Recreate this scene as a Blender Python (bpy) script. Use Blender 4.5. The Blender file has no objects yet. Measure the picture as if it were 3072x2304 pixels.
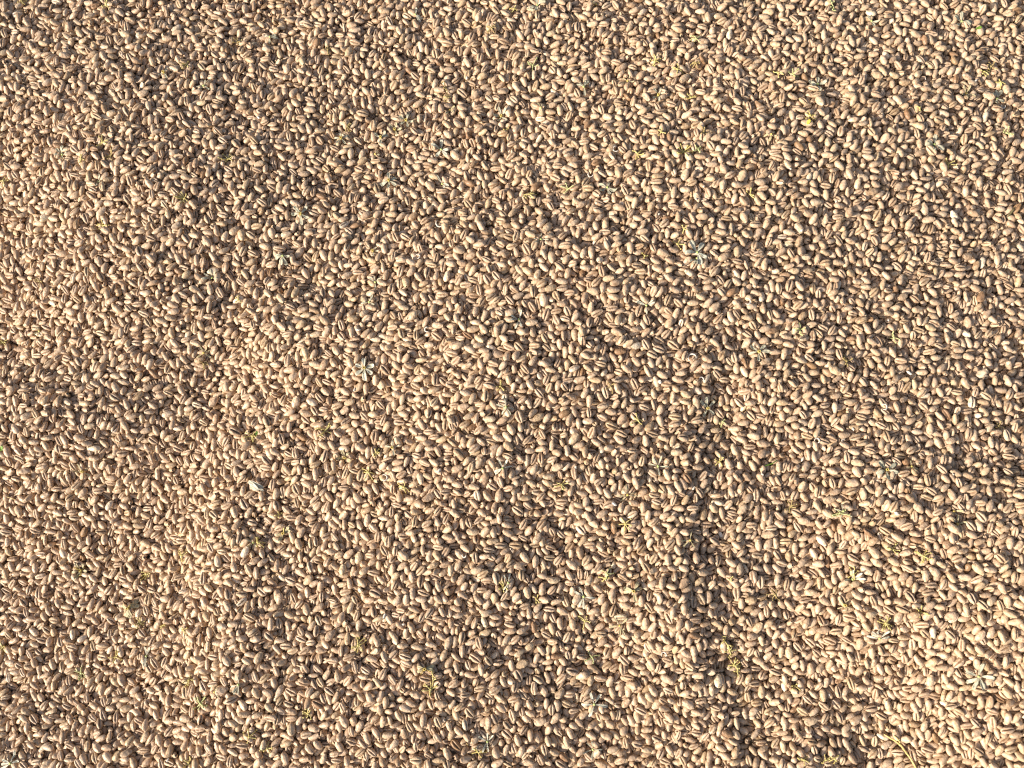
import bpy, math, time
import numpy as np
from mathutils import Vector, Matrix
T0 = time.time()
SC = bpy.context.scene
COL = SC.collection
MM = 0.001

# ------------------------------------------------------------------ camera
DIST, HFOV = 0.4136, math.radians(65.0)
CAM_N = Vector((math.sin(math.radians(4.0)), -math.sin(math.radians(9.0)), 1.0)).normalized()   # from the middle of the picture to the camera
cam_data = bpy.data.cameras.new('camera')
cam = bpy.data.objects.new('camera', cam_data)
COL.objects.link(cam)
SC.camera = cam
_r = Vector((0, 1, 0)).cross(CAM_N).normalized()
CAM_R = np.array([_r, CAM_N.cross(_r), CAM_N])       # rows: camera x, y, z axes
cam.location = CAM_N * DIST
cam.rotation_euler = Matrix(CAM_R.T.tolist()).to_euler()
cam_data.sensor_width = 36.0
cam_data.angle = HFOV
cam_data.clip_start = 0.01
cam_data.clip_end = 50.0

# ------------------------------------------------------------------ light
SUN_AZ, SUN_EL = math.radians(207.0), math.radians(29.5)
world = bpy.data.worlds.new('World')
SC.world = world
world.use_nodes = True
wn, wl = world.node_tree.nodes, world.node_tree.links
wn.clear()
sky = wn.new('ShaderNodeTexSky')
sky.sky_type = 'NISHITA'
sky.sun_disc = False
sky.sun_elevation = SUN_EL
sky.sun_rotation = math.pi / 2 - SUN_AZ
bg = wn.new('ShaderNodeBackground')
bg.inputs['Strength'].default_value = 0.105
sky.air_density = 1.0
sky.dust_density = 4.0
sky.ozone_density = 0.2
wo = wn.new('ShaderNodeOutputWorld')
wl.new(sky.outputs[0], bg.inputs[0])
wl.new(bg.outputs[0], wo.inputs[0])
sun_data = bpy.data.lights.new('sun', 'SUN')
sun_data.energy = 5.0
sun_data.angle = math.radians(0.53)
sun_data.color = (1.0, 0.925, 0.81)
sun = bpy.data.objects.new('sun', sun_data)
COL.objects.link(sun)
sdir = Vector((math.cos(SUN_AZ) * math.cos(SUN_EL), math.sin(SUN_AZ) * math.cos(SUN_EL), math.sin(SUN_EL)))
sun.rotation_euler = sdir.to_track_quat('Z', 'Y').to_euler()
sun.location = sdir * 2
vs = SC.view_settings
vs.view_transform = 'Standard'
vs.look = 'None'
vs.gamma = 1
vs.exposure = 0.50
SC.cycles.filter_width = 1.2
vs.use_curve_mapping = False
NGRAIN = 36000
# slope of the wheat surface along the light, in percent, over a 12 x 9 grid
SLOPE_GRID=[[18,27,23,18,24,21,36,44,53,60,60,60],
[-21,12,19,21,24,40,49,51,49,49,52,55],
[-36,-23,14,38,48,36,22,4,16,40,43,50],
[-46,0,39,31,-11,-29,-27,3,33,44,60,59],
[14,11,-13,-72,-72,-60,-2,28,22,60,60,60],
[-56,-65,-72,-72,-46,-22,17,46,60,43,57,54],
[-69,-70,-72,-33,-27,24,33,30,48,-2,-3,-3],
[-40,-47,-61,-6,16,27,23,-14,15,-49,-56,-49],
[-22,-15,-27,-5,-8,8,12,-22,-41,7,-72,-56]]
rng=np.random.default_rng(7)
X0,X1,Y0,Y1=-318.,318.,-238.,252.
LINES=[([(2150,1060),(2112,1120),(2075,1300),(2050,1495),(2040,1650)],.42,5.5),([(2040,1650),(2050,1800),(2092,1968),(2150,2110),(2211,2245),(2270,2380)],.55,6.),
([(2190,1180),(2140,1400),(2130,1650),(2190,1900),(2310,2150)],-.16,9.),([(1990,1200),(1960,1450),(1940,1700),(1990,1950)],-.10,9.),
([(1530,1080),(1500,1307),(1549,1500),(1573,1645),(1560,1900)],.14,16.),([(780,1560),(800,1750),(850,2000)],.18,13.),
([(780,1000),(750,1150),(660,1350),(600,1500),(600,1640)],-.42,18.),
([(2900,1120),(3072,1200)],.18,9.),([(2650,560),(2800,640),(3072,760)],.12,7.)]
SLOPE=np.array(SLOPE_GRID)*.01
AZ=np.radians(207.)   # direction the light comes from
def heightfield():
    gx=np.arange(X0,X1+.1,3.); gy=np.arange(Y0,Y1+.1,3.)
    U=np.clip((gx+264)/528*12-.5,0,10.999); V=np.clip((198-gy)/396*9-.5,0,7.999)
    ui=U.astype(int); vi=V.astype(int); fu=(U-ui)[None,:]; fv=(V-vi)[:,None]
    fu=fu*fu*(3-2*fu); fv=fv*fv*(3-2*fv)
    L=(SLOPE[vi][:,ui]*(1-fu)*(1-fv)+SLOPE[vi][:,ui+1]*fu*(1-fv)+SLOPE[vi+1][:,ui]*(1-fu)*fv+SLOPE[vi+1][:,ui+1]*fu*fv)
    XX,YY=np.meshgrid(gx,gy)
    for pts,amp,w in LINES:
        P=np.array(pts,float); P=np.stack([(P[:,0]-1536)*.1719,(1152-P[:,1])*.1719],1)
        dm=np.full(XX.shape,1e9)
        for p,q in zip(P[:-1],P[1:]):
            v=q-p; t=np.clip(((XX-p[0])*v[0]+(YY-p[1])*v[1])/(v@v),0,1)
            dm=np.minimum(dm,np.hypot(XX-p[0]-t*v[0],YY-p[1]-t*v[1]))
        L=L+amp*np.exp(-(dm/w)**2)
    g=L
    # fourier solve with mirror-free padding
    ny,nx=g.shape; P=60; G=np.zeros((ny+2*P,nx+2*P)); G[P:-P,P:-P]=g
    kx=np.fft.fftfreq(G.shape[1],3.)*2*np.pi; ky=np.fft.fftfreq(G.shape[0],3.)*2*np.pi
    KX,KY=np.meshgrid(kx,ky); ks=KX*np.cos(AZ)+KY*np.sin(AZ); kp=-KX*np.sin(AZ)+KY*np.cos(AZ)
    F=np.fft.fft2(G)*(-1j*ks)/(ks**2+.05*kp**2+1.0e-4)
    H=np.real(np.fft.ifft2(F))[P:-P,P:-P]
    # small hollows and bumps left by raking
    w=np.random.default_rng(5).normal(size=H.shape); ky=np.fft.fftfreq(H.shape[0],3.); kx=np.fft.fftfreq(H.shape[1],3.)
    k=np.hypot(*np.meshgrid(kx,ky)); band=np.exp(-((k-1/24.)/(1/40.))**2)
    w=np.real(np.fft.ifft2(np.fft.fft2(w)*band)); H=H+w/w.std()*.5
    return gx,gy,H
gx,gy,HF=heightfield()
def bil(A,x,y,x0,y0,s):
    u=np.clip((x-x0)/s,0,A.shape[1]-1.001); v=np.clip((y-y0)/s,0,A.shape[0]-1.001)
    i=u.astype(int); j=v.astype(int); fu=u-i; fv=v-j
    return (A[j,i]*(1-fu)+A[j,i+1]*fu)*(1-fv)+(A[j+1,i]*(1-fu)+A[j+1,i+1]*fu)*fv
Hat=lambda x,y: bil(HF,x,y,X0,Y0,3.)
def find_pairs(P,R,gid,cell,skin):
    q=np.floor((P-P.min(0)+.01)/cell).astype(np.int64)+1
    NY=q[:,1].max()+3; NZ=q[:,2].max()+3
    key=(q[:,0]*NY+q[:,1])*NZ+q[:,2]
    o=np.argsort(key,kind='stable'); ks=key[o]; Po=P[o].astype(np.float32)
    A=[];B=[]; n=len(P); idx=np.arange(n)
    offs=[(0,0)]+[(0,1),(1,-1),(1,0),(1,1)]
    for dx,dy in offs:
        lo=-1; 
        if (dx,dy)==(0,0):
            s=idx+1; e=np.searchsorted(ks,ks+1,'right')
        else:
            t=ks+(dx*NY+dy)*NZ
            s=np.searchsorted(ks,t-1,'left'); e=np.searchsorted(ks,t+1,'right')
        c=np.maximum(e-s,0); tot=c.sum()
        a=np.repeat(idx,c); st=np.repeat(s-np.concatenate(([0],np.cumsum(c)[:-1])),c)
        b=np.arange(tot)+st
        d=Po[a]-Po[b]; d2=(d*d).sum(1); m=d2<(3.3+skin)**2
        a=o[a[m]]; b=o[b[m]]; d2=d2[m]
        m=(gid[a]!=gid[b])&(d2<(R[a]+R[b]+skin)**2)
        A.append(a[m]);B.append(b[m])
    return np.concatenate(A),np.concatenate(B)
def simulate(N,iters=145,log=False):
    nl=3; c=[]
    per=N//nl
    for l in range(nl):
        a=np.sqrt((X1-X0)*(Y1-Y0)/per); nx=int((X1-X0)/a); ny=int((Y1-Y0)/a)
        ii,jj=np.meshgrid(np.arange(nx),np.arange(ny))
        x=X0+(ii+.5+rng.uniform(-.5,.5,ii.shape))*(X1-X0)/nx; y=Y0+(jj+.5+rng.uniform(-.5,.5,ii.shape))*(Y1-Y0)/ny
        keep=rng.random(x.size)>(.22 if l==2 else 0.); x=x.ravel()[keep]; y=y.ravel()[keep]
        z=Hat(x.ravel(),y.ravel())+1.8+3.1*l+rng.uniform(-.8,.8,x.size)
        c.append(np.stack([x.ravel(),y.ravel(),z],1))
    c=np.concatenate(c); n=len(c)
    th=rng.uniform(0,2*np.pi,n); el=rng.normal(0,.5,n)
    d=np.stack([np.cos(th)*np.cos(el),np.sin(th)*np.cos(el),np.sin(el)],1)
    sc=np.clip(rng.normal(1,.065,n),.76,1.16); fat=np.clip(rng.normal(1,.065,n),.8,1.15)
    a=1.66*sc; rm=1.55*sc*fat; re=1.22*sc*fat
    R=np.stack([re,rm,re],1).ravel(); gid=np.repeat(np.arange(n),3); off=np.array([-1.,0,1.])
    t0=time.time(); pr=None
    for it in range(iters):
        g=.13 if it<60 else (.05 if it<90 else (.02 if it<120 else .006))
        c[:,2]-=g
        P=(c[:,None,:]+off[None,:,None]*a[:,None,None]*d[:,None,:]).reshape(-1,3)
        if pr is None or it%8==0 and it<60 or it%16==0:
            pr=find_pairs(P,R,gid,4.3,.9)
        A,B=pr
        D=P[A]-P[B]; l=np.sqrt((D*D).sum(1))+1e-9; pen=R[A]+R[B]-l
        m=pen>0; A=A[m];B=B[m]; w=(.5*pen[m]/l[m])[:,None]*D[m]
        cnt=np.bincount(A,minlength=3*n)+np.bincount(B,minlength=3*n)
        C=np.stack([np.bincount(A,w[:,k],3*n)-np.bincount(B,w[:,k],3*n) for k in range(3)],1)
        # floor
        fl=Hat(P[:,0],P[:,1])+R-P[:,2]; fm=fl>0
        C[fm,2]+=fl[fm]; cnt=cnt+fm
        C*= (1.5/np.maximum(cnt,1.5))[:,None]
        C=C.reshape(n,3,3)
        act=(cnt.reshape(n,3)>0).sum(1)
        s=C.sum(1)/np.maximum(act,1)[:,None]
        c+=s
        d+= (C[:,2]-C[:,0])/(2*a)[:,None]*.6
        d/=np.sqrt((d*d).sum(1))[:,None]
        np.clip(c[:,0],X0,X1,out=c[:,0]); np.clip(c[:,1],Y0,Y1,out=c[:,1])
        if log and it%20==0: print(it,len(A),pen[m].mean(),c[:,2].mean(),time.time()-t0)
    return c,d,sc,fat

# ------------------------------------------------------------------ helpers
def tag(o, label=None, cat=None, group=None, kind=None):
    if label: o['label'] = label
    if cat: o['category'] = cat
    if group: o['group'] = group
    if kind: o['kind'] = kind
    return o

def mesh_obj(name, verts, faces, mat, parent=None, loc=None, attr=None, smooth=True):
    me = bpy.data.meshes.new(name)
    me.from_pydata([tuple(v) for v in verts], [], [tuple(int(i) for i in f) for f in faces])
    me.materials.append(mat)
    if smooth: me.polygons.foreach_set('use_smooth', np.ones(len(me.polygons), bool))
    if attr is not None:
        a = me.attributes.new('tint', 'FLOAT_COLOR', 'POINT')
        a.data.foreach_set('color', np.asarray(attr, np.float32).ravel())
    me.update()
    o = bpy.data.objects.new(name, me)
    COL.objects.link(o)
    if loc is not None: o.location = loc
    if parent: o.parent = parent
    return o

def new_mat(name):
    m = bpy.data.materials.new(name)
    m.use_nodes = True
    nt = m.node_tree
    return m, nt, nt.nodes['Principled BSDF']

def ramp(nt, stops):
    r = nt.nodes.new('ShaderNodeValToRGB')
    el = r.color_ramp.elements
    while len(el) < len(stops): el.new(0.5)
    for e, (p, c) in zip(el, stops):
        e.position = p
        e.color = (*c, 1)
    return r

# ------------------------------------------------------------------ materials
def grain_material():
    m, nt, b = new_mat('wheat_bran')
    N, L = nt.nodes, nt.links
    at = N.new('ShaderNodeAttribute'); at.attribute_name = 'tint'
    sep = N.new('ShaderNodeSeparateColor'); L.new(at.outputs['Color'], sep.inputs[0])
    tone = ramp(nt, GRAIN_TONES)
    L.new(sep.outputs[0], tone.inputs[0])
    tc = N.new('ShaderNodeTexCoord')
    n1 = N.new('ShaderNodeTexNoise'); n1.inputs['Scale'].default_value = 560; n1.inputs['Detail'].default_value = 5
    L.new(tc.outputs['Object'], n1.inputs['Vector'])
    mot = ramp(nt, [(0.30, (0.58, 0.52, 0.45)), (0.47, (1, 1, 1)), (0.55, (1, 1, 1)), (0.70, (1.16, 1.20, 1.28))])
    L.new(n1.outputs[0], mot.inputs[0])
    mx = N.new('ShaderNodeMix'); mx.data_type = 'RGBA'; mx.blend_type = 'MULTIPLY'; mx.inputs[0].default_value = 1
    hue = ramp(nt, [(0.0, (1.01, 0.98, 0.955)), (0.5, (1, 1, 1)), (1.0, (1.0, 1.0, 0.90))])
    L.new(at.outputs['Alpha'], hue.inputs[0])
    hm = N.new('ShaderNodeMix'); hm.data_type = 'RGBA'; hm.blend_type = 'MULTIPLY'; hm.inputs[0].default_value = 1
    L.new(tone.outputs[0], hm.inputs[6]); L.new(hue.outputs[0], hm.inputs[7])
    L.new(hm.outputs[2], mx.inputs[6]); L.new(mot.outputs[0], mx.inputs[7])
    # crease lining and brush-end scar are darker bran
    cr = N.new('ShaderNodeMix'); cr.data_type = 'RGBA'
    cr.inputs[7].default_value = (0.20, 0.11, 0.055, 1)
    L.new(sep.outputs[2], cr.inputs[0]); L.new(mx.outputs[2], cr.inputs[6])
    tp = N.new('ShaderNodeMix'); tp.data_type = 'RGBA'
    tp.inputs[7].default_value = (0.20, 0.13, 0.08, 1)
    L.new(sep.outputs[1], tp.inputs[0]); L.new(cr.outputs[2], tp.inputs[6])
    L.new(tp.outputs[2], b.inputs['Base Color'])
    b.inputs['Roughness'].default_value = 0.46
    b.inputs['Specular IOR Level'].default_value = 0.42
    n2 = N.new('ShaderNodeTexNoise'); n2.inputs['Scale'].default_value = 900; n2.inputs['Detail'].default_value = 2
    L.new(tc.outputs['Object'], n2.inputs['Vector'])
    bp = N.new('ShaderNodeBump'); bp.inputs['Strength'].default_value = 0.8; bp.inputs['Distance'].default_value = 0.0004
    L.new(n2.outputs[0], bp.inputs['Height']); L.new(bp.outputs[0], b.inputs['Normal'])
    return m

GRAIN_TONES = [(0.0, (0.30, 0.18, 0.10)), (0.12, (0.41, 0.275, 0.17)), (0.5, (0.53, 0.38, 0.255)),
               (0.85, (0.61, 0.455, 0.315)), (1.0, (0.71, 0.57, 0.42))]
M_GRAIN = grain_material()

def simple_mat(name, c0, c1, scale=700, rough=0.6, transl=0.0, bump=0.3):
    m, nt, b = new_mat(name)
    N, L = nt.nodes, nt.links
    tc = N.new('ShaderNodeTexCoord')
    n1 = N.new('ShaderNodeTexNoise'); n1.inputs['Scale'].default_value = scale; n1.inputs['Detail'].default_value = 3
    L.new(tc.outputs['Object'], n1.inputs['Vector'])
    r = ramp(nt, [(0.32, c0), (0.68, c1)])
    L.new(n1.outputs[0], r.inputs[0]); L.new(r.outputs[0], b.inputs['Base Color'])
    b.inputs['Roughness'].default_value = rough
    bp = N.new('ShaderNodeBump'); bp.inputs['Strength'].default_value = bump; bp.inputs['Distance'].default_value = 0.0002
    L.new(n1.outputs[0], bp.inputs['Height']); L.new(bp.outputs[0], b.inputs['Normal'])
    if transl:
        t = N.new('ShaderNodeBsdfTranslucent'); L.new(r.outputs[0], t.inputs[0])
        ms = N.new('ShaderNodeMixShader'); ms.inputs[0].default_value = transl
        out = N['Material Output']
        L.new(b.outputs[0], ms.inputs[1]); L.new(t.outputs[0], ms.inputs[2]); L.new(ms.outputs[0], out.inputs[0])
    return m

M_PETAL = simple_mat('dry_petal', (0.50, 0.47, 0.33), (0.66, 0.62, 0.47), transl=0.25)
M_PETAL_TAN = simple_mat('withered_petal', (0.46, 0.38, 0.20), (0.62, 0.54, 0.34), transl=0.2)
M_PETAL_WHITE = simple_mat('white_petal', (0.60, 0.58, 0.44), (0.76, 0.73, 0.60), transl=0.25)
M_CENTRE = simple_mat('flower_green', (0.38, 0.46, 0.14), (0.58, 0.62, 0.26))
M_STAMEN = simple_mat('stamen_yellow', (0.50, 0.36, 0.08), (0.68, 0.54, 0.18))
M_SPRIG = simple_mat('dry_sprig', (0.42, 0.33, 0.09), (0.66, 0.57, 0.24))
M_SPRIG_GREEN = simple_mat('greenish_sprig', (0.36, 0.38, 0.14), (0.56, 0.56, 0.28))
M_SPRIG_BROWN = simple_mat('brown_sprig', (0.26, 0.19, 0.07), (0.44, 0.34, 0.14))
M_CHIP = simple_mat('endosperm_chip', (0.55, 0.48, 0.39), (0.72, 0.67, 0.60), rough=0.5)
M_HUSK = simple_mat('husk', (0.58, 0.52, 0.36), (0.74, 0.69, 0.53), scale=400, transl=0.15)
M_STRAW = simple_mat('straw_skin', (0.56, 0.40, 0.12), (0.70, 0.54, 0.22), scale=300, rough=0.4)
M_GREEN = simple_mat('green_leaf', (0.12, 0.24, 0.03), (0.24, 0.38, 0.06), transl=0.2)
M_OLIVE = simple_mat('olive_sliver', (0.09, 0.08, 0.03), (0.16, 0.13, 0.06))

# ------------------------------------------------------------------ one grain of wheat (unit size: half length 1, half width 1)
def grain_shape(seed, angs, rings, crease=0.42, blunt=True):
    """verts with x along the grain, z towards the rounded back; the crease runs along -z"""
    r = np.random.default_rng(seed)
    bend = r.uniform(-.12, .30); skew = r.uniform(-.10, .10); wr = r.uniform(.015, .07)
    ph = r.uniform(0, 6.28, 6); plump = r.uniform(.92, 1.06); tb = r.uniform(.80, .95)
    V, A, F = [], [], []
    na = len(angs)
    a = np.radians(np.array(angs, float))
    for u in rings:
        uu = u - .08 * (1 - u * u)
        prof = (1 - abs(uu) ** 2.5) ** .54 if abs(uu) < 1 else 0
        if u < 0: prof = max(prof, .44) if blunt else prof
        if blunt and u == -.99: prof = .22
        prof *= 1 + .05 * u
        cw = np.exp(-((((np.degrees(a) + 90 + 180) % 360 - 180) / 10.) ** 2))
        fade = max(0., 1 - abs(u) ** 5)
        wob = 1 + wr * np.sin(3 * a + ph[0] + 4 * u) + wr * np.sin(2 * a + ph[1] - 7 * u) + .6 * wr * np.sin(14 * u + ph[2])
        y = np.cos(a) * prof * plump * wob
        zt = np.where(np.sin(a) > 0, .88 * tb / .88, .80 * tb)
        z = np.sin(a) * prof * zt * wob
        # cheeks swell beside the crease, the crease sinks in
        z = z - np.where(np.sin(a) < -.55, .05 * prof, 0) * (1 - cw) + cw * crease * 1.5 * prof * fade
        x = np.full(na, -.90 if blunt and u == -.99 else u) + .03 * np.sin(2 * a + ph[3]) * prof
        z = z + bend * (u * u - .4) ; y = y + skew * u * u
        for k in range(na):
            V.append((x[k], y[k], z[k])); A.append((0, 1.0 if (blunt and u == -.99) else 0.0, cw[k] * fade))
    nr = len(rings)
    for i in range(nr - 1):
        for k in range(na):
            k2 = (k + 1) % na
            p, q, s, t = i * na + k, i * na + k2, (i + 1) * na + k2, (i + 1) * na + k
            F.append((p, t, s)); F.append((p, s, q))
    e0 = len(V); dz = bend * .6
    V.append((rings[0] + (.14 if blunt else -.05), skew, dz)); A.append((0, 1.0, 0))
    V.append((1.02, skew, bend * .6)); A.append((0, .25, 0))
    for k in range(na):
        k2 = (k + 1) % na
        F.append((e0, k, k2)); F.append((e0 + 1, (nr - 1) * na + k2, (nr - 1) * na + k))
    return np.array(V), np.array(A), np.array(F, np.int64)

ANG12 = [-90, -79, -60, -20, 20, 60, 90, 120, 160, 200, 240, 259]
RING8 = [-.99, -.97, -.84, -.50, -.05, .42, .76, .94]
ANG8 = [-90, -72, -25, 30, 90, 150, 205, 252]
RING5 = [-.9, -.5, 0, .5, .88]
ANG6 = [-90, -30, 30, 90, 150, 210]
RING3 = [-.75, 0, .75]
ANG18 = [-90, -82, -72, -55, -35, -10, 15, 40, 65, 90, 115, 140, 165, 190, 215, 235, 252, 262]
RING12 = [-.99, -.97, -.90, -.74, -.52, -.28, .0, .26, .50, .70, .86, .95]
HI = [grain_shape(s, ANG12, RING8) for s in range(10)]
MID = [grain_shape(s, ANG8, RING5, blunt=False) for s in range(6)]
LOW = [grain_shape(s, ANG6, RING3, crease=.1, blunt=False) for s in range(3)]
FINE = [grain_shape(s, ANG18, RING12) for s in range(10)]

# ------------------------------------------------------------------ settle the grains
C, D, SCL, FAT = simulate(NGRAIN)
n = len(C)
print('settled', n, round(time.time() - T0, 1))
# roll about the long axis: crease up, back up or on the side
roll = np.where(rng.random(n) < .36, np.pi, 0.) + rng.normal(0, .48, n)
up = np.array([0, 0, 1.])
side = np.cross(up, D); side /= np.maximum(np.sqrt((side ** 2).sum(1)), 1e-6)[:, None]
zz = np.cross(D, side)
Zax = np.cos(roll)[:, None] * zz + np.sin(roll)[:, None] * side
Yax = np.cross(Zax, D)
flip = rng.random(n) < .5
D[flip] *= -1; Yax[flip] *= -1
HL = 2.82 * SCL; HW = 1.58 * SCL * FAT
S3 = np.stack([HL, HW, HW * rng.uniform(.94, 1.04, n)], 1)
ROT = np.stack([D, Yax, Zax], 2)              # columns = axes
HUE = np.clip(rng.normal(.5, .25, n), 0, 1)
TONE = np.clip(rng.normal(.5, .14, n), 0.08, .97)
rare = rng.random(n); TONE[rare < .012] = .0; TONE[rare > .992] = 1.0
SHAPE = rng.integers(0, 10, n)

# which grains can be seen, and how large (a point z-buffer through the camera)
def project(P):
    """mm world points -> full-size photo pixels and depth"""
    q = (P - np.array(CAM_N) * DIST * 1000) @ CAM_R.T
    f = 1536 / math.tan(HFOV / 2)
    return 1536 + f * q[..., 0] / -q[..., 2], 1152 - f * q[..., 1] / -q[..., 2], -q[..., 2]
pv, _, _ = grain_shape(3, [0, 36, 72, 108, 144, 180, 216, 252, 288, 324], [-.93, -.8, -.6, -.4, -.2, 0, .2, .4, .6, .8, .93], crease=0, blunt=False)
Q = C[:, None, :] + np.einsum('nij,kj->nki', ROT, pv) * 1.0 if False else C[:, None, :] + np.einsum('nij,nkj->nki', ROT, pv[None] * S3[:, None, :])
px, py, dep = project(Q)
RZ = 4.6; PADX, PADY = 200, 160
W_, H_ = int(3072 / RZ) + 2 * PADX, int(2304 / RZ) + 2 * PADY
ix = (px / RZ + PADX).astype(int); iy = (py / RZ + PADY).astype(int)
ok = (ix >= 0) & (ix < W_) & (iy >= 0) & (iy < H_)
gid = np.broadcast_to(np.arange(n)[:, None], ix.shape)
key = (iy[ok].astype(np.int64) * W_ + ix[ok]); dd = dep[ok]; gg = gid[ok]
o = np.argsort(-dd, kind='stable'); buf = np.full(W_ * H_, -1); buf[key[o]] = gg[o]
VIS = np.bincount(buf[buf >= 0], minlength=n)
b2 = buf.reshape(H_, W_)[PADY:H_ - PADY, PADX:W_ - PADX]
VISIN = np.bincount(b2[b2 >= 0].ravel(), minlength=n)
# top surface height map for laying things on the grain
HX0, HY0 = X0 - 5, Y0 - 5
hw_, hh_ = int(X1 - X0 + 12), int(Y1 - Y0 + 12)
TOP = np.full(hw_ * hh_, -99.)
ii = ((Q[..., 0] - HX0).astype(int) + (Q[..., 1] - HY0).astype(int) * hw_).ravel()
np.maximum.at(TOP, np.clip(ii, 0, TOP.size - 1), Q[..., 2].ravel())
TOP = TOP.reshape(hh_, hw_)
base_ = Hat(*np.meshgrid(np.arange(hw_) + HX0 + .5, np.arange(hh_) + HY0 + .5)) + 2.0
TOP = np.maximum(TOP, base_)
def top(x, y): return bil(TOP, np.asarray(x, float) - .5, np.asarray(y, float) - .5, HX0, HY0, 1.)
def topmax(x, y, r=1.0): return max(float(top(x + a * r, y + b * r)) for a, b in ((0, 0), (1, 0), (-1, 0), (0, 1), (0, -1)))
TOPMEAN = float(TOP[20:-20, 20:-20].mean())
print('visible', (VIS > 0).sum(), 'in frame', (VISIN > 0).sum(), 'top', TOPMEAN, round(time.time() - T0, 1))
del Q, px, py, dep, ix, iy, ok, gid, key, dd, gg

def unproject(u, v, lift=0.):
    """photo pixel -> mm point on the grain surface"""
    f = 1536 / math.tan(HFOV / 2)
    w = np.array([(u - 1536) / f, (1152 - v) / f, -1.]) @ CAM_R
    o = np.array(CAM_N) * DIST * 1000
    z = TOPMEAN
    for _ in range(4):
        t = (z - o[2]) / w[2]
        x, y = o[0] + w[0] * t, o[1] + w[1] * t
        z = float(top(x, y)) + lift
    return x, y, z

# ------------------------------------------------------------------ the floor the wheat is spread on (one sheet out to the horizon)
def build_ground():
    m, nt, b = new_mat('wheat_spread')
    N, L = nt.nodes, nt.links
    tc = N.new('ShaderNodeTexCoord')
    v = N.new('ShaderNodeTexVoronoi'); v.inputs['Scale'].default_value = 250
    L.new(tc.outputs['Object'], v.inputs['Vector'])
    sp = N.new('ShaderNodeSeparateColor'); L.new(v.outputs['Color'], sp.inputs[0])
    r = ramp(nt, [(0, (0.36, 0.24, 0.14)), (1, (0.58, 0.42, 0.27))])
    L.new(sp.outputs[0], r.inputs[0]); L.new(r.outputs[0], b.inputs['Base Color'])
    inv = N.new('ShaderNodeMath'); inv.operation = 'MULTIPLY'; inv.inputs[1].default_value = -1
    L.new(v.outputs['Distance'], inv.inputs[0])
    bp = N.new('ShaderNodeBump'); bp.inputs['Distance'].default_value = 0.003; bp.inputs['Strength'].default_value = 1
    L.new(inv.outputs[0], bp.inputs['Height']); L.new(bp.outputs[0], b.inputs['Normal'])
    b.inputs['Roughness'].default_value = .6
    xs = np.concatenate([[-4000, -1500, -700, -420], np.arange(X0 - 6, X1 + 6.1, 4.), [420, 700, 1500, 4000]])
    ys = np.concatenate([[-4000, -1500, -700, -340], np.arange(Y0 - 6, Y1 + 6.1, 4.), [350, 700, 1500, 4000]])
    XX, YY = np.meshgrid(xs, ys)
    inside = np.minimum(np.minimum(XX - X0, X1 - XX), np.minimum(YY - Y0, Y1 - YY))
    t = np.clip((inside + 1) / 7, 0, 1)
    far = np.clip(-inside / 150, 0, 1)
    Z = Hat(XX, YY) * (1 - far) + (1 - t) * 4.6 * (1 - .0 * far)
    V = np.stack([XX, YY, Z], -1).reshape(-1, 3) * MM
    nx, ny = len(xs), len(ys)
    F = [(j * nx + i, j * nx + i + 1, (j + 1) * nx + i + 1, (j + 1) * nx + i) for j in range(ny - 1) for i in range(nx - 1)]
    o = mesh_obj('ground', V, F, m)
    tag(o, 'floor covered with spread out wheat beyond and below the loose grains', kind='structure')
build_ground()

# ------------------------------------------------------------------ the 300 grains that show largest, one by one
score = VISIN * 1.0
pxc, pyc, _ = project(C)
inside = (pxc > 45) & (pxc < 3027) & (pyc > 45) & (pyc < 2265)
score = np.where(inside, score + rng.random(n) * .01, -1)
PICK = np.argsort(-score)[:300]
GL = 35.0      # a grain length in photo pixels
def germ_shape():
    V, F = [], []
    K = 8
    for i, (r, h) in enumerate(((1.0, -.06), (.78, .05), (.35, .09))):
        for k in range(K):
            t = 2 * math.pi * k / K
            V.append((r * math.cos(t), r * math.sin(t), h))
    for i in range(2):
        for k in range(K):
            k2 = (k + 1) % K
            F.append((i * K + k, i * K + k2, (i + 1) * K + k2, (i + 1) * K + k))
    F.append(tuple(2 * K + k for k in range(K)))
    return np.array(V), F
GV, GF = germ_shape()
used = set()
ONES = 'no one two three four five six seven eight nine ten eleven twelve thirteen fourteen fifteen sixteen seventeen eighteen nineteen'.split()
TENS = '. . twenty thirty forty fifty'.split()
def half(v):
    q = int(round(v))
    return ONES[q] if q < 20 else TENS[q // 10] + ('-' + ONES[q % 10] if q % 10 else '')
def place(u, v):
    hx = ('left', u) if u < 1536 else ('right', 3072 - u)
    vy = ('bottom', 2304 - v) if v > 1152 else ('top', v)
    return '%s grain lengths from %s edge, %s from %s' % (half(hx[1] / GL), hx[0], half(vy[1] / GL), vy[0])
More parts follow.
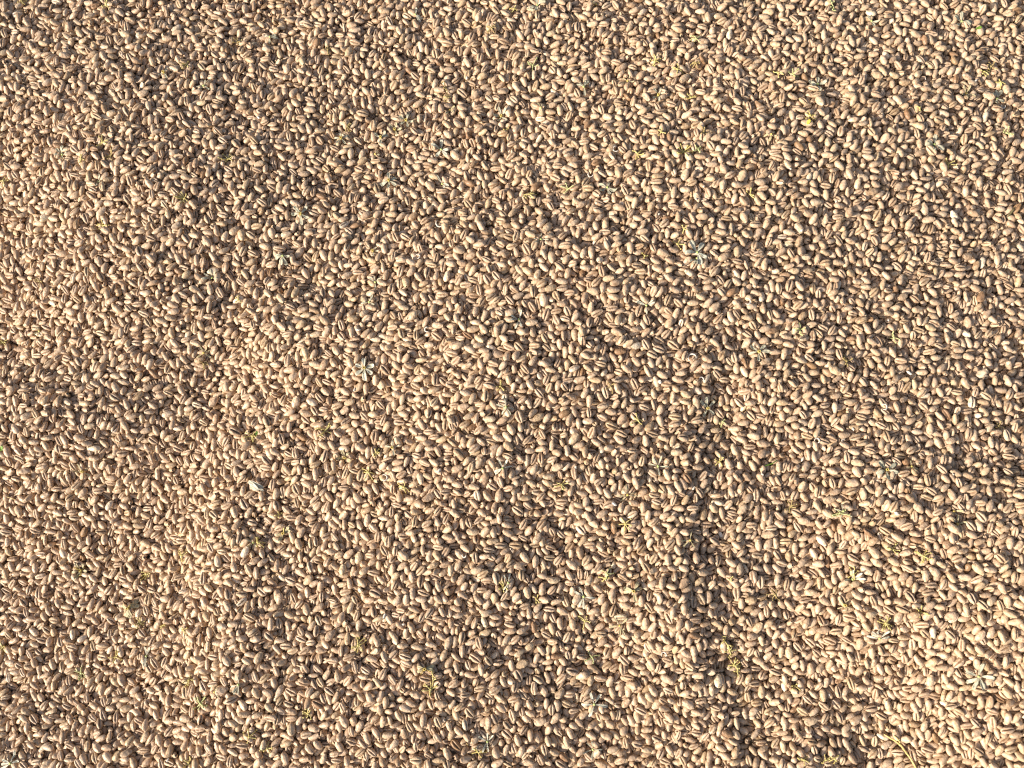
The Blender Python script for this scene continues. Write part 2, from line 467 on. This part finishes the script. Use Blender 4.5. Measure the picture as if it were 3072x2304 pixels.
for i in PICK:
    R3 = Matrix(ROT[i].tolist()).to_4x4()
    V, A, F = FINE[SHAPE[i]]
    A = A.copy(); A[:, 0] = TONE[i]
    A4 = np.concatenate([A, np.full((len(A), 1), HUE[i])], 1)
    g = mesh_obj('wheat_grain', V * S3[i] * MM, F, M_GRAIN, attr=A4)
    g.matrix_world = Matrix.Translation(C[i] * MM) @ R3
    face = 'crease up' if Zax[i, 2] < -.45 else 'back up' if Zax[i, 2] > .45 else 'on its side'
    ang = math.degrees(math.atan2(D[i, 1], D[i, 0])) % 180
    way = 'level' if ang < 22 or ang > 158 else 'upright' if 68 < ang < 112 else 'slanting'
    tone = 'brown' if TONE[i] < .3 else 'tan' if TONE[i] < .62 else 'pale'
    lab = '%s wheat grain, %s, %s, %s' % (tone, face, way, place(pxc[i], pyc[i]))
    while lab in used: lab = lab.replace('wheat grain', 'plump grain', 1)
    used.add(lab)
    tag(g, lab, 'wheat grain', 'wheat grains lying on top of the spread wheat')
    # the germ: an oval shield on the back near the pointed end
    r = np.random.default_rng(int(i))
    k = np.argmin(abs(V[:, 0] - .86) + (abs(V[:, 1]) * .4) - V[:, 2] * .5)
    p = V[k] * S3[i]
    rz = Matrix.Rotation(math.radians(38), 4, 'Y')
    gv = (GV * np.array([.62, .50, 1.1]))
    ge = mesh_obj('germ', gv * MM, GF, M_GRAIN, parent=g, attr=np.tile([max(TONE[i] - .18, 0), .25, .12, HUE[i]], (len(gv), 1)))
    ge.matrix_local = Matrix.Translation(p * MM) @ rz
print('individual grains', round(time.time() - T0, 1))

# ------------------------------------------------------------------ all other grains: one mass
rest = np.ones(n, bool); rest[PICK] = False
inner = rest & (VISIN > 0)
mid = rest & (VISIN == 0) & (VIS > 0)
low = rest & (VIS == 0)
VV, FF, AA = [], [], []
base = 0
for sel, lib in ((inner, HI), (mid, MID), (low, LOW)):
    for s, (V, A, F) in enumerate(lib):
        idx = np.nonzero(sel & (SHAPE % len(lib) == s))[0]
        if not len(idx): continue
        P = C[idx][:, None, :] + np.einsum('nij,nkj->nki', ROT[idx], V[None] * S3[idx][:, None, :])
        nv = len(V)
        f = F[None] + (base + np.arange(len(idx)) * nv)[:, None, None]
        a = np.ones((len(idx), nv, 4)); a[:, :, :3] = A[None]; a[:, :, 0] = TONE[idx][:, None]; a[:, :, 3] = HUE[idx][:, None]
        VV.append(P.reshape(-1, 3)); FF.append(f.reshape(-1, 3)); AA.append(a.reshape(-1, 4))
        base += nv * len(idx)
VV = (np.concatenate(VV) * MM).astype(np.float32); FF = np.concatenate(FF).astype(np.int32); AA = np.concatenate(AA).astype(np.float32)
me = bpy.data.meshes.new('loose_wheat')
me.vertices.add(len(VV)); me.vertices.foreach_set('co', VV.ravel())
me.loops.add(FF.size); me.loops.foreach_set('vertex_index', FF.ravel())
me.polygons.add(len(FF)); me.polygons.foreach_set('loop_start', np.arange(0, FF.size, 3, dtype=np.int32))
me.polygons.foreach_set('loop_total', np.full(len(FF), 3, np.int32))
me.polygons.foreach_set('use_smooth', np.ones(len(FF), bool))
at = me.attributes.new('tint', 'FLOAT_COLOR', 'POINT')
at.data.foreach_set('color', AA.ravel())
me.materials.append(M_GRAIN)
me.update(calc_edges=True)
heap = bpy.data.objects.new('loose_wheat', me)
COL.objects.link(heap)
tag(heap, 'thousands of loose tan wheat grains spread in low ridges', 'spread wheat', kind='stuff')
print('mass tris', len(FF), round(time.time() - T0, 1))

# ------------------------------------------------------------------ dried flowers, sprigs and scraps lying on the wheat
dr = np.random.default_rng(21)
def tube(pts, rad, K=5, cap=True):
    pts = np.asarray(pts, float); m = len(pts)
    rad = np.broadcast_to(np.asarray(rad, float), (m,))
    V, F = [], []
    for i in range(m):
        t = pts[min(i + 1, m - 1)] - pts[max(i - 1, 0)]
        t /= np.linalg.norm(t) + 1e-9
        a = np.cross(t, (0, 0, 1.)); 
        if np.linalg.norm(a) < .1: a = np.cross(t, (1., 0, 0))
        a /= np.linalg.norm(a); b = np.cross(t, a)
        for k in range(K):
            th = 2 * math.pi * k / K
            V.append(pts[i] + rad[i] * (math.cos(th) * a + math.sin(th) * b))
    for i in range(m - 1):
        for k in range(K):
            k2 = (k + 1) % K
            F.append((i * K + k, i * K + k2, (i + 1) * K + k2, (i + 1) * K + k))
    F.append(tuple(range(K))[::-1]); F.append(tuple((m - 1) * K + k for k in range(K)))
    return np.array(V), F
def blob(c, r, seed=0, K=7, J=5):
    rr = np.random.default_rng(seed)
    V, F = [], []
    for j in range(1, J):
        p = math.pi * j / J
        for k in range(K):
            t = 2 * math.pi * k / K
            w = 1 + rr.uniform(-.2, .2)
            V.append((math.sin(p) * math.cos(t) * w, math.sin(p) * math.sin(t) * w, math.cos(p) * w))
    V.append((0, 0, 1)); V.append((0, 0, -1)); nV = len(V)
    for j in range(J - 2):
        for k in range(K):
            k2 = (k + 1) % K
            F.append((j * K + k, (j + 1) * K + k, (j + 1) * K + k2, j * K + k2))
    for k in range(K):
        k2 = (k + 1) % K
        F.append((nV - 2, k, k2)); F.append((nV - 1, (J - 2) * K + k2, (J - 2) * K + k))
    return np.array(V) * np.asarray(r) + np.asarray(c), F
def leafy(base, direction, L, W, z_of, prof, curl=0., fold=.25, thick=.12, n_=7, bendy=0.):
    """closed, slightly cupped blade from base along direction (xy), laid over the grains"""
    d = np.array([math.cos(direction), math.sin(direction)]); s = np.array([-d[1], d[0]])
    top_, bot = [], []
    for i in range(n_):
        t = i / (n_ - 1)
        w = W * prof(t) * .5
        c = base[:2] + d * L * t * (1 - .25 * abs(curl) * t) + s * bendy * L * t * t
        zc = z_of(c[0], c[1], t) + curl * L * t * t
        for q in (-1, -.45, .45, 1):
            p = c + s * w * q
            zq = zc + fold * w * (q * q - .3)
            top_.append((p[0], p[1], zq)); bot.append((p[0], p[1], zq - thick))
    V = np.array(top_ + bot); m = len(top_); F = []
    for i in range(n_ - 1):
        for k in range(3):
            a = i * 4 + k
            F.append((a, a + 4, a + 5, a + 1)); F.append((m + a, m + a + 1, m + a + 5, m + a + 4))
        for k, sg in ((0, 1), (3, -1)):
            a = i * 4 + k
            f = (a, m + a, m + a + 4, a + 4)
            F.append(f if sg > 0 else f[::-1])
    F.append((0, 1, 2, 3, m + 3, m + 2, m + 1, m)); e = (n_ - 1) * 4
    F.append((e + 3, e + 2, e + 1, e, m + e, m + e + 1, m + e + 2, m + e + 3))
    return V, F
spat = lambda t: .22 + .78 * math.sin(min(1, max(0, (t - .1) / .9)) ** 1.2 * math.pi * .80) * (1.0 if t < .93 else .75)
def root(name, x, y, z):
    e = bpy.data.objects.new(name, None); COL.objects.link(e)
    e.location = (x * MM, y * MM, z * MM); e.empty_display_size = .002
    return e
def local(name, V, F, mat, parent, org):
    return mesh_obj(name, (V - np.asarray(org)) * MM, F, mat, parent=parent)

def surf(x0, y0, z0, lift=.25):
    def f(x, y, t): return max(z0 * (1 - t) + (topmax(x, y, .6) + lift) * t, float(top(x, y)) + .12) if t < 1.1 else 0
    return f
FLOWER_GROUP = 'dried flowers fallen on the wheat'
SPRIG_GROUP = 'yellow dried sprigs on the wheat'
CHIP_GROUP = 'white chips among the wheat'
def flower(u, v, span=42, ang=None, pets=5, kind='pale', tube_=0, curl=.15, miss=(), label=None, anglist=None, widths=1.0):
    """span = tip to tip in photo pixels"""
    x, y, z = unproject(u, v, .4); L = span * .5 * .158
    mat = {'pale': M_PETAL, 'tan': M_PETAL_TAN, 'white': M_PETAL_WHITE}[kind]
    r = root('dried_flower', x, y, z)
    a0 = dr.uniform(0, 2 * math.pi) if ang is None else math.radians(ang)
    made = 0
    angs = [math.radians(a) for a in anglist] if anglist else [a0 + 2 * math.pi * k / 5 + dr.uniform(-.18, .18) for k in range(5) if k not in miss][:pets]
    for a in angs:
        l = L * dr.uniform(.86, 1.1)
        cu = curl * dr.uniform(-.3, 1.6)
        b = np.array([x + math.cos(a) * .35, y + math.sin(a) * .35, z])
        V, F = leafy(b, a, l, l * .40 * widths * dr.uniform(.85, 1.15), surf(x, y, z), spat, curl=cu, fold=dr.uniform(.3, .9), bendy=dr.uniform(-.12, .12))
        local('petal', V, F, mat, r, (x, y, z)); made += 1
    V, F = blob((x, y, z + .1), (.62, .62, .5), seed=int(u))
    local('flower_centre', V, F, M_CENTRE if kind != 'tan' else M_STAMEN, r, (x, y, z))
    if tube_:
        # a little open yellow stamen tube
        K = 8; V, F = [], []
        for h, q in ((.2, .62), (1.5, .70), (1.5, .42), (.5, .36)):
            for k in range(K):
                t = 2 * math.pi * k / K
                V.append((x + q * math.cos(t), y + q * math.sin(t), z + h + (.18 * (k % 2) if h == 1.5 else 0)))
        for i in range(3):
            for k in range(K):
                k2 = (k + 1) % K; F.append((i * K + k, i * K + k2, (i + 1) * K + k2, (i + 1) * K + k))
        F.append(tuple(3 * K + k for k in range(K)))
        local('stamen_tube', np.array(V), F, M_STAMEN, r, (x, y, z))
    if tube_ > 1:
        for k in range(tube_):
            sprig_branch(r, x, y, z, dr.uniform(0, 6.28), L * .6, M_STAMEN)
    col = {'pale': 'pale green', 'tan': 'withered yellowish', 'white': 'whitish'}[kind]
    num = {2: 'two', 3: 'three', 4: 'four', 5: 'five'}.get(made, 'several')
    tag(r, label or '%s dried flower, %s petals, %s' % (col, num, place(u, v)), 'dried flower', FLOWER_GROUP)
    return r
def sprig_branch(parent, x, y, z, a, L, mat, knob=True, name='twig'):
    pts = []; bend = dr.uniform(-1.1, 1.1); c = np.array([x, y, z]); h = dr.uniform(0, .9)
    m = 5
    for i in range(m):
        t = i / (m - 1)
        aa = a + bend * t
        if i: c = c + np.array([math.cos(aa), math.sin(aa), 0]) * L / (m - 1)
        zz_ = max(z * (1 - t) + (float(top(c[0], c[1])) + .3 + h) * t, float(top(c[0], c[1])) + .15)
        pts.append((c[0], c[1], zz_))
    rad = np.full(m, .23) * dr.uniform(.8, 1.2); rad[0] *= 1.3
    V, F = tube(pts, rad)
    if knob:
        V2, F2 = blob(pts[-1], (.42, .42, .36), seed=int(abs(x * 97 + a * 11)), K=6, J=4)
        F = F + [tuple(q + len(V) for q in f) for f in F2]; V = np.concatenate([V, V2])
    local(name, V, F, mat, parent, parent_org(parent))
def parent_org(p): return np.array(p.location) / MM
def sprig(u, v, span=30, n_=6, kind='yellow', label=None, main=None):
    x, y, z = unproject(u, v, .5); L = span * .5 * .171
    mat = {'yellow': M_SPRIG, 'green': M_SPRIG_GREEN, 'brown': M_SPRIG_BROWN}[kind]
    r = root('dried_sprig', x, y, z)
    V, F = blob((x, y, z), (.62, .55, .5), seed=int(u + v))
    local('hub', V, F, mat, r, (x, y, z))
    a0 = dr.uniform(0, 6.28)
    for k in range(n_):
        sprig_branch(r, x, y, z, a0 + 2 * math.pi * k / n_ + dr.uniform(-.5, .5), L * dr.uniform(.7, 1.25), mat)
    if main:                                       # a longer main stem: (angle, length px)
        a, l = math.radians(main[0]), main[1] * .171
        pts = [(x + math.cos(a) * l * t + .5 * math.sin(5 * t), y + math.sin(a) * l * t, max(topmax(x + math.cos(a) * l * t, y + math.sin(a) * l * t, .8) + .25, 0 * z)) for t in np.linspace(0, 1, 8)]
        V, F = tube(pts, .26); local('stem', V, F, mat, r, (x, y, z))
        for t in (.4, .65, .85, 1.0):
            p = pts[int(round(t * 7))]
            sprig_branch(r, p[0], p[1], p[2], dr.uniform(0, 6.28), 1.6, mat)
    tag(r, label or '%s tangled dried sprig, %s' % ({'yellow': 'yellow', 'green': 'greenish', 'brown': 'brownish'}[kind], place(u, v)), 'dried sprig', SPRIG_GROUP)
    return r
def chip(u, v, size=8, label=None, ring=False):
    x, y, z = unproject(u, v, .35); s = size * .5 * .15
    if ring:
        a0 = dr.uniform(0, 6.28)
        pts = [(x + s * math.cos(a0 + t), y + s * math.sin(a0 + t), z + .5 + .3 * math.sin(t * 2)) for t in np.linspace(0, 4.6, 9)]
        V, F = tube(pts, [.12, .25, .35, .38, .38, .35, .3, .2, .1], K=6)
    else:
        V, F = blob((0, 0, 0), (s * dr.uniform(1.0, 1.5), s * dr.uniform(.55, .85), s * .6), seed=int(u * 3 + v), K=6, J=4)
        a = dr.uniform(0, 3.14); c_, s_ = math.cos(a), math.sin(a)
        V = V @ np.array([[c_, s_, 0], [-s_, c_, 0], [0, 0, 1]]) + np.array([x, y, z])
    o = mesh_obj('grain_chip', (V - np.array([x, y, z])) * MM, F, M_CHIP, loc=Vector((x, y, z)) * MM, smooth=ring)
    tag(o, label or '%s, %s' % ('curled white husk rim' if ring else 'small white grain chip', place(u, v)), 'grain chip', CHIP_GROUP)

# flowers: (u, v, span, options)
FL = [(493,219,36,dict(pets=3,tube_=1,anglist=(200,300,60))),(611,257,44,dict(pets=4,widths=.6,anglist=(70,190,235,330))),(184,462,48,dict(kind='pale')),
(295,545,40,dict(pets=3,widths=.7)),(1247,45,44,dict(kind='white',anglist=(80,335,305))),(810,111,44,dict(anglist=(165,30,265,350))),
(1348,326,38,dict(pets=3,kind='tan')),(1219,361,48,dict(tube_=1)),(1185,389,44,dict(kind='tan',tube_=1,pets=4)),(1143,413,50,dict(anglist=(150,45,20,275),tube_=1)),
(1025,417,46,dict(widths=.8,tube_=1)),(1324,448,56,dict(kind='white',anglist=(160,85,350,305,238))),(1504,351,44,dict(tube_=1)),(1167,542,58,dict(tube_=1,anglist=(92,20,328,270,205))),
(1327,552,54,dict(kind='white',anglist=(125,330,300),widths=.7)),(1126,462,26,dict(pets=3,kind='tan')),
(1612,14,60,dict(anglist=(100,40,10,265,215))),(1751,260,50,dict(kind='pale',widths=.7,anglist=(125,150,50,75,285))),(1883,243,40,dict(kind='tan',pets=4,widths=.6)),
(1975,286,44,dict(widths=.9,tube_=1)),(1623,323,44,dict(kind='tan',widths=.5,anglist=(120,80,40,255,285))),(1822,562,56,dict(anglist=(70,150,210,330,285))),
(2613,66,46,dict(pets=3,kind='pale',anglist=(140,340,290))),(2884,66,60,dict(anglist=(95,150,345,320,225))),(2453,253,54,dict(anglist=(85,160,200,280,10))),
(2901,278,52,dict(kind='tan',widths=.6,anglist=(110,60,210,250,320))),(2991,295,50,dict(anglist=(100,60,175,330,255))),(2314,403,36,dict(pets=4,kind='tan')),
(2804,434,60,dict(anglist=(85,165,190,240,320))),(635,833,50,dict(widths=.6,anglist=(150,200,90,50,345))),(611,1059,46,dict(widths=.5,kind='tan',anglist=(120,60,20,215,330))),
(118,993,34,dict(kind='tan',pets=3)),(903,642,62,dict(kind='pale',anglist=(130,60,178,268,325),tube_=1)),(848,767,52,dict(kind='pale',anglist=(170,200,290,255,350))),
(1119,753,38,dict(pets=3,tube_=1,widths=.7)),(1126,847,44,dict(widths=.5,anglist=(140,35,100,270))),(1108,906,46,dict(widths=.6,anglist=(190,60,320))),
(1094,1104,66,dict(kind='white',anglist=(95,160,215,325,265,15),tube_=1)),(2092,757,72,dict(kind='white',anglist=(128,62,333,290,180),curl=.1)),(2090,775,50,dict(kind='pale',anglist=(205,235,262),widths=.6)),
(1623,718,44,dict(widths=.4,anglist=(85,180,215,350))),(1939,916,56,dict(kind='white',widths=.45,anglist=(150,165,35,15,270))),(1557,958,54,dict(kind='white',widths=.5,anglist=(70,160,190,255,290))),
(2276,1055,62,dict(anglist=(140,50,185,5,262),widths=.8,tube_=1)),(257,1416,46,dict(kind='tan',widths=.55,tube_=1)),(243,1711,52,dict(kind='tan',tube_=3,anglist=(45,100,200,250,0))),
(760,1628,30,dict(pets=3,widths=.7)),(1178,1343,46,dict(anglist=(165,20,280,90),widths=.6,tube_=1)),(1035,1374,48,dict(kind='tan',tube_=1,pets=4)),
(1518,1221,50,dict(widths=.5,anglist=(95,170,235,300,345))),(1508,1405,58,dict(kind='white',widths=.5,anglist=(115,60,20,195,215))),(851,1600,52,dict(kind='tan',tube_=2,anglist=(50,20,240,195))),
(2123,1225,58,dict(anglist=(105,45,140,240,320),widths=.7,tube_=1)),(1974,1399,62,dict(kind='pale',widths=.4,anglist=(120,160,70,355,275))),(1883,1485,54,dict(kind='tan',widths=.4,anglist=(100,130,190,225,350,20))),
(2071,1621,54,dict(kind='tan',widths=.4,anglist=(85,180,215,300,350))),(2660,1409,64,dict(anglist=(136,32,345,267,195),tube_=1,curl=.05)),(2530,1534,44,dict(kind='pale',widths=.4)),
(2735,1399,34,dict(kind='tan',widths=.5,pets=4)),(385,1825,58,dict(kind='tan',tube_=2,anglist=(45,20,250,290,170))),(439,1968,62,dict(kind='white',widths=.45,anglist=(100,75,265,300),curl=.3)),
(715,2054,54,dict(widths=.5,anglist=(90,235,250,275,200))),(31,2290,70,dict(kind='white',anglist=(75,20,160,185,215),widths=.6)),(1275,2006,50,dict(kind='tan',tube_=2,anglist=(160,20,350,200))),
(1462,2225,58,dict(kind='white',widths=.45,anglist=(85,45,150,270,240))),(1525,1749,52,dict(kind='white',widths=.4,anglist=(85,125,260,235))),
(1751,1790,66,dict(kind='white',anglist=(110,150,265,240,350),widths=.55)),(1901,1773,56,dict(kind='tan',tube_=1,anglist=(160,60,20,190,280))),(1859,1877,60,dict(kind='tan',widths=.5,anglist=(120,190,275,40,300))),
(1783,2113,74,dict(kind='white',anglist=(110,60,180,250,350),widths=.6)),(1779,2249,54,dict(kind='pale',widths=.4,anglist=(95,130,200,10,260))),
(2557,1738,60,dict(kind='white',widths=.5,curl=.5,anglist=(178,95,40,10))),(2639,1916,62,dict(kind='white',widths=.5,anglist=(135,110,45,170,5))),
(2936,2030,74,dict(kind='pale',anglist=(75,155,5,215,295,250),widths=.8,curl=.2)),(2533,1815,40,dict(kind='tan',widths=.35,anglist=(125,55,290,330,230),tube_=1)),
(1788,14,26,dict(kind='tan',pets=2)),(646,2075,38,dict(kind='tan',widths=.35,anglist=(110,80,45,250,320))),(2863,1534,30,dict(kind='tan',pets=3)),(2873,1572,46,dict(kind='tan',widths=.6,pets=4))]
for u, v, s, kw in FL:
    flower(u, v, s, **kw)
# yellow sprigs: (u, v, span, branches, kind)
SP = [(559,194,34,6,'yellow'),(309,427,36,6,'yellow'),(243,476,28,5,'yellow'),(333,465,34,6,'brown'),(684,476,38,7,'yellow'),(316,14,30,5,'yellow'),(66,5,24,5,'yellow'),
(712,125,28,6,'brown'),(10,542,34,6,'yellow'),(983,149,30,7,'brown'),(1473,82,28,6,'brown'),(1042,378,26,6,'brown'),(1520,389,20,4,'yellow'),(1543,31,22,4,'yellow'),
(1598,196,38,5,'green'),(1965,184,34,7,'yellow'),(2088,189,28,7,'brown'),(2033,208,34,5,'yellow'),(2072,292,32,6,'yellow'),(1914,462,32,7,'yellow'),(2050,455,44,8,'yellow'),
(2095,448,26,5,'green'),(2112,396,30,4,'brown'),(1984,396,22,4,'yellow'),(2088,115,34,5,'green'),(1703,568,30,4,'green'),(2335,219,30,5,'yellow'),(2380,222,30,5,'green'),
(2974,198,34,6,'brown'),(2953,215,28,5,'yellow'),(3002,247,28,6,'yellow'),(3019,399,34,5,'green'),(2846,490,36,6,'yellow'),(2759,323,20,4,'yellow'),(2430,346,34,5,'yellow'),
(549,593,36,8,'yellow'),(309,677,34,7,'yellow'),(118,843,36,4,'brown'),(10,1027,28,7,'yellow'),(715,899,22,4,'yellow'),(608,1090,24,5,'brown'),
(2033,732,34,4,'yellow'),(2053,687,24,4,'yellow'),(1588,583,30,7,'yellow'),(2251,581,24,5,'yellow'),(1935,767,16,3,'yellow'),(2398,989,30,6,'green'),(2682,1013,28,5,'green'),
(2540,1083,32,7,'brown'),(757,1308,34,6,'yellow'),(545,1666,38,7,'yellow'),(438,1721,30,6,'yellow'),(976,1291,42,9,'yellow'),(1129,1357,22,6,'yellow'),(1105,1416,36,6,'yellow'),
(1212,1461,34,6,'yellow'),(1501,1159,28,5,'yellow'),(834,1544,16,4,'yellow'),(775,1628,30,6,'yellow'),(1831,1159,34,4,'brown'),(1914,1260,36,5,'yellow'),(2158,1385,30,5,'yellow'),
(1685,1454,32,6,'yellow'),(1876,1572,36,6,'yellow'),(2168,1265,24,4,'green'),(1821,1721,30,5,'green'),(2373,1520,32,6,'brown'),(2520,1540,34,5,'green'),(2679,1648,40,7,'yellow'),
(2773,1669,40,8,'yellow'),(2998,1280,26,5,'brown'),(2561,1721,30,5,'yellow'),(420,1867,32,6,'yellow'),(347,1971,42,5,'yellow'),(243,2020,38,8,'green'),(566,2040,34,5,'yellow'),
(601,2110,42,9,'green'),(747,2211,36,5,'yellow'),(566,2287,30,5,'yellow'),(7,1940,40,6,'yellow'),(490,1877,18,4,'yellow'),(552,1891,22,4,'yellow'),(1074,1936,42,9,'yellow'),
(924,2141,34,7,'yellow'),(803,2245,28,6,'yellow'),(1435,2256,34,6,'yellow'),(1510,1760,30,5,'yellow'),(1755,1863,36,5,'yellow'),(1776,1971,38,4,'green'),(1609,1797,26,4,'yellow'),
(1814,1735,26,4,'yellow'),(2325,1784,36,6,'brown'),(2658,1870,38,9,'yellow'),(2762,1836,34,6,'yellow'),(2384,2058,22,4,'yellow'),(2412,2280,30,5,'yellow'),(2478,2280,26,5,'yellow'),(2505,2277,24,5,'yellow'),(2192,1735,14,3,'yellow')]
for u, v, s, k, c in SP:
    sprig(u, v, s, k, c)
sprig(1340,292,26,6,'brown',main=(95,52),label='brownish knotted upright stalk among the grains in the upper part, beside a withered flower')
sprig(2502,30,12,3,'green',main=(100,34),label='thin pale green stalk standing upright close to the top edge')
sprig(1292,2068,42,8,'yellow',main=(80,52),label='largest yellow branching sprig, in the dark trough near the bottom middle')
sprig(2189,1954,30,6,'yellow',main=(115,46),label='yellow branching sprig with long stalk up-left, on the bright lower right slope')
sprig(2203,1995,42,8,'yellow',main=(300,26),label='yellow bristly sprig just below the long-stalked one on the lower right slope')
CH = [(365,163,8,0),(205,146,9,0),(775,352,12,0),(1400,233,10,0),(1313,149,9,0),(1848,448,20,1),(1772,524,18,1),(1741,94,7,0),(1607,94,7,0),(2112,559,8,0),(2776,236,8,0),(3009,319,14,1),
(2929,240,9,0),(2370,507,9,0),(372,691,10,0),(1074,989,12,0),(1320,670,26,1),(1254,770,14,1),(1282,989,16,1),(2088,597,11,0),(1977,642,9,0),(1980,1145,16,0),(2076,1074,26,1),(2104,1138,13,1),
(2509,604,9,0),(2405,691,11,0),(2728,1119,16,0),(3014,1024,9,0),(2665,960,7,0),(1153,1433,20,1),(1317,1412,15,0),(1393,1666,12,1),(1063,1169,11,0),(1727,1402,11,0),(2288,1423,11,0),
(2081,1464,11,0),(1842,1511,14,0),(2161,1603,20,0),(2559,1287,9,0),(2530,1319,12,0),(2450,1322,16,1),(2408,1378,13,0),(2651,1221,18,1),(2860,1423,9,0),(2690,1540,14,0),(2530,1159,9,0),
(1153,1848,14,0),(1991,1964,16,1),(2488,2084,9,0),(1210,1873,9,0),(503,2280,12,0),(1430,2243,9,0),(2241,906,20,1)]
for u, v, s, rg in CH:
    chip(u, v, s, ring=bool(rg))

# straw, husk, green scraps, olive slivers
def straw():
    P = [(2652,2203),(2668,2212),(2682,2220),(2700,2234),(2714,2252),(2728,2272),(2740,2290),(2752,2312),(2764,2335)]
    pts = []
    for u, v in P:
        x, y, z = unproject(u, v, .4); pts.append([x, y, z])
    pts = np.array(pts)
    for _ in range(2): pts[1:-1, 2] = np.maximum(pts[1:-1, 2], (pts[:-2, 2] + pts[2:, 2]) / 2)
    o = pts[0]
    r = root('straw_stalk', *o)
    V, F = tube(pts, [.30, .42, .46, .48, .48, .46, .45, .43, .40], K=7); local('stalk', V, F, M_STRAW, r, o)
    q = [unproject(2682, 2207, .5), unproject(2694, 2218, .7), unproject(2704, 2232, .8), tuple(pts[3] + [0, 0, .3])]
    V, F = tube(q, [.3, .36, .34, .2], K=6); local('side_shoot', V, F, M_STRAW, r, o)
    tag(r, 'long bent golden straw stalk lying across the grains, running off the bottom edge', 'straw')
straw()
def thin_stem(P, rad, mat, label, name='dry_stem', cat='dry stem'):
    pts = np.array([unproject(u, v, .4) for u, v in P]); o = pts[0]
    V, F = tube(pts, rad, K=6)
    ob = mesh_obj(name, (V - o) * MM, F, mat, loc=Vector(o) * MM)
    tag(ob, label, cat)
thin_stem([(2284,1402),(2300,1396),(2316,1391),(2332,1380)], [.2,.35,.3,.12], M_GREEN, 'fresh green needle-like stem lying on the wheat, right of centre', 'green_stem', 'green stem')
thin_stem([(3046,620),(3038,632),(3028,645),(3020,652)], [.15,.5,.5,.15], M_OLIVE, 'dark olive sliver between grains close to the right edge, upper part', 'olive_sliver', 'plant scrap')
thin_stem([(20,1490),(40,1498),(62,1508)], [.15,.18,.1], M_STRAW, 'hair-thin straw bristle close to the left edge, below the green scrap')
thin_stem([(1318,1470),(1400,2230),(1404,2236)][1:], [.2,.15], M_STRAW, 'hair-thin pale bristle by the bottom edge beside a yellow sprig')
def scrap(u, v, L, W, ang, mat, label, name='leaf_scrap', cat='leaf scrap', curl=.1):
    x, y, z = unproject(u, v, .5)
    V, F = leafy(np.array([x, y, z]), math.radians(ang), L, W, surf(x, y, z), lambda t: .3 + .7 * math.sin(math.pi * min(1, t * .9 + .05)), curl=curl)
    ob = mesh_obj(name, (V - np.array([x, y, z])) * MM, F, mat, loc=Vector((x, y, z)) * MM)
    tag(ob, label, cat)
scrap(-4,1352,3.4,2.2,40,M_GREEN,'bright green leaf scrap cut by the left edge')
scrap(2928,86,3.2,1.5,15,M_GREEN,'small green leaf scrap near the top right corner')
scrap(2421,374,2.6,1.7,60,simple_mat('yellow_scrap',(0.50,0.44,0.04),(0.66,0.60,0.10)),'bright yellow scrap below a yellow sprig, upper right part')
scrap(770,1306,2.2,1.2,90,M_GREEN,'tiny green scrap beside a yellow sprig, left of centre')
scrap(1125,1962,3.0,1.8,70,M_PETAL,'single loose whitish petal right of a yellow sprig, lower middle','loose_petal','petal')
def husk():
    x, y, z = unproject(746, 1444, 1.2)
    r = root('wheat_husk', x, y, z)
    for a, L, W, dz in ((-22, 8.6, 2.3, .3), (-36, 7.4, 2.2, .1), (-30, 9.4, 1.5, -.1)):
        V, F = leafy(np.array([x, y, z + dz]), math.radians(a), L, W, surf(x, y, z + dz, .7 + dz), lambda t: .35 + .65 * math.sin(math.pi * (t * .82 + .1)), fold=.6, curl=.02)
        local('husk_flap', V, F, M_HUSK, r, (x, y, z))
    tag(r, 'bright cream papery husk split at one end, on the brightest ridge left of centre', 'husk')
husk()
print('done', round(time.time() - T0, 1))
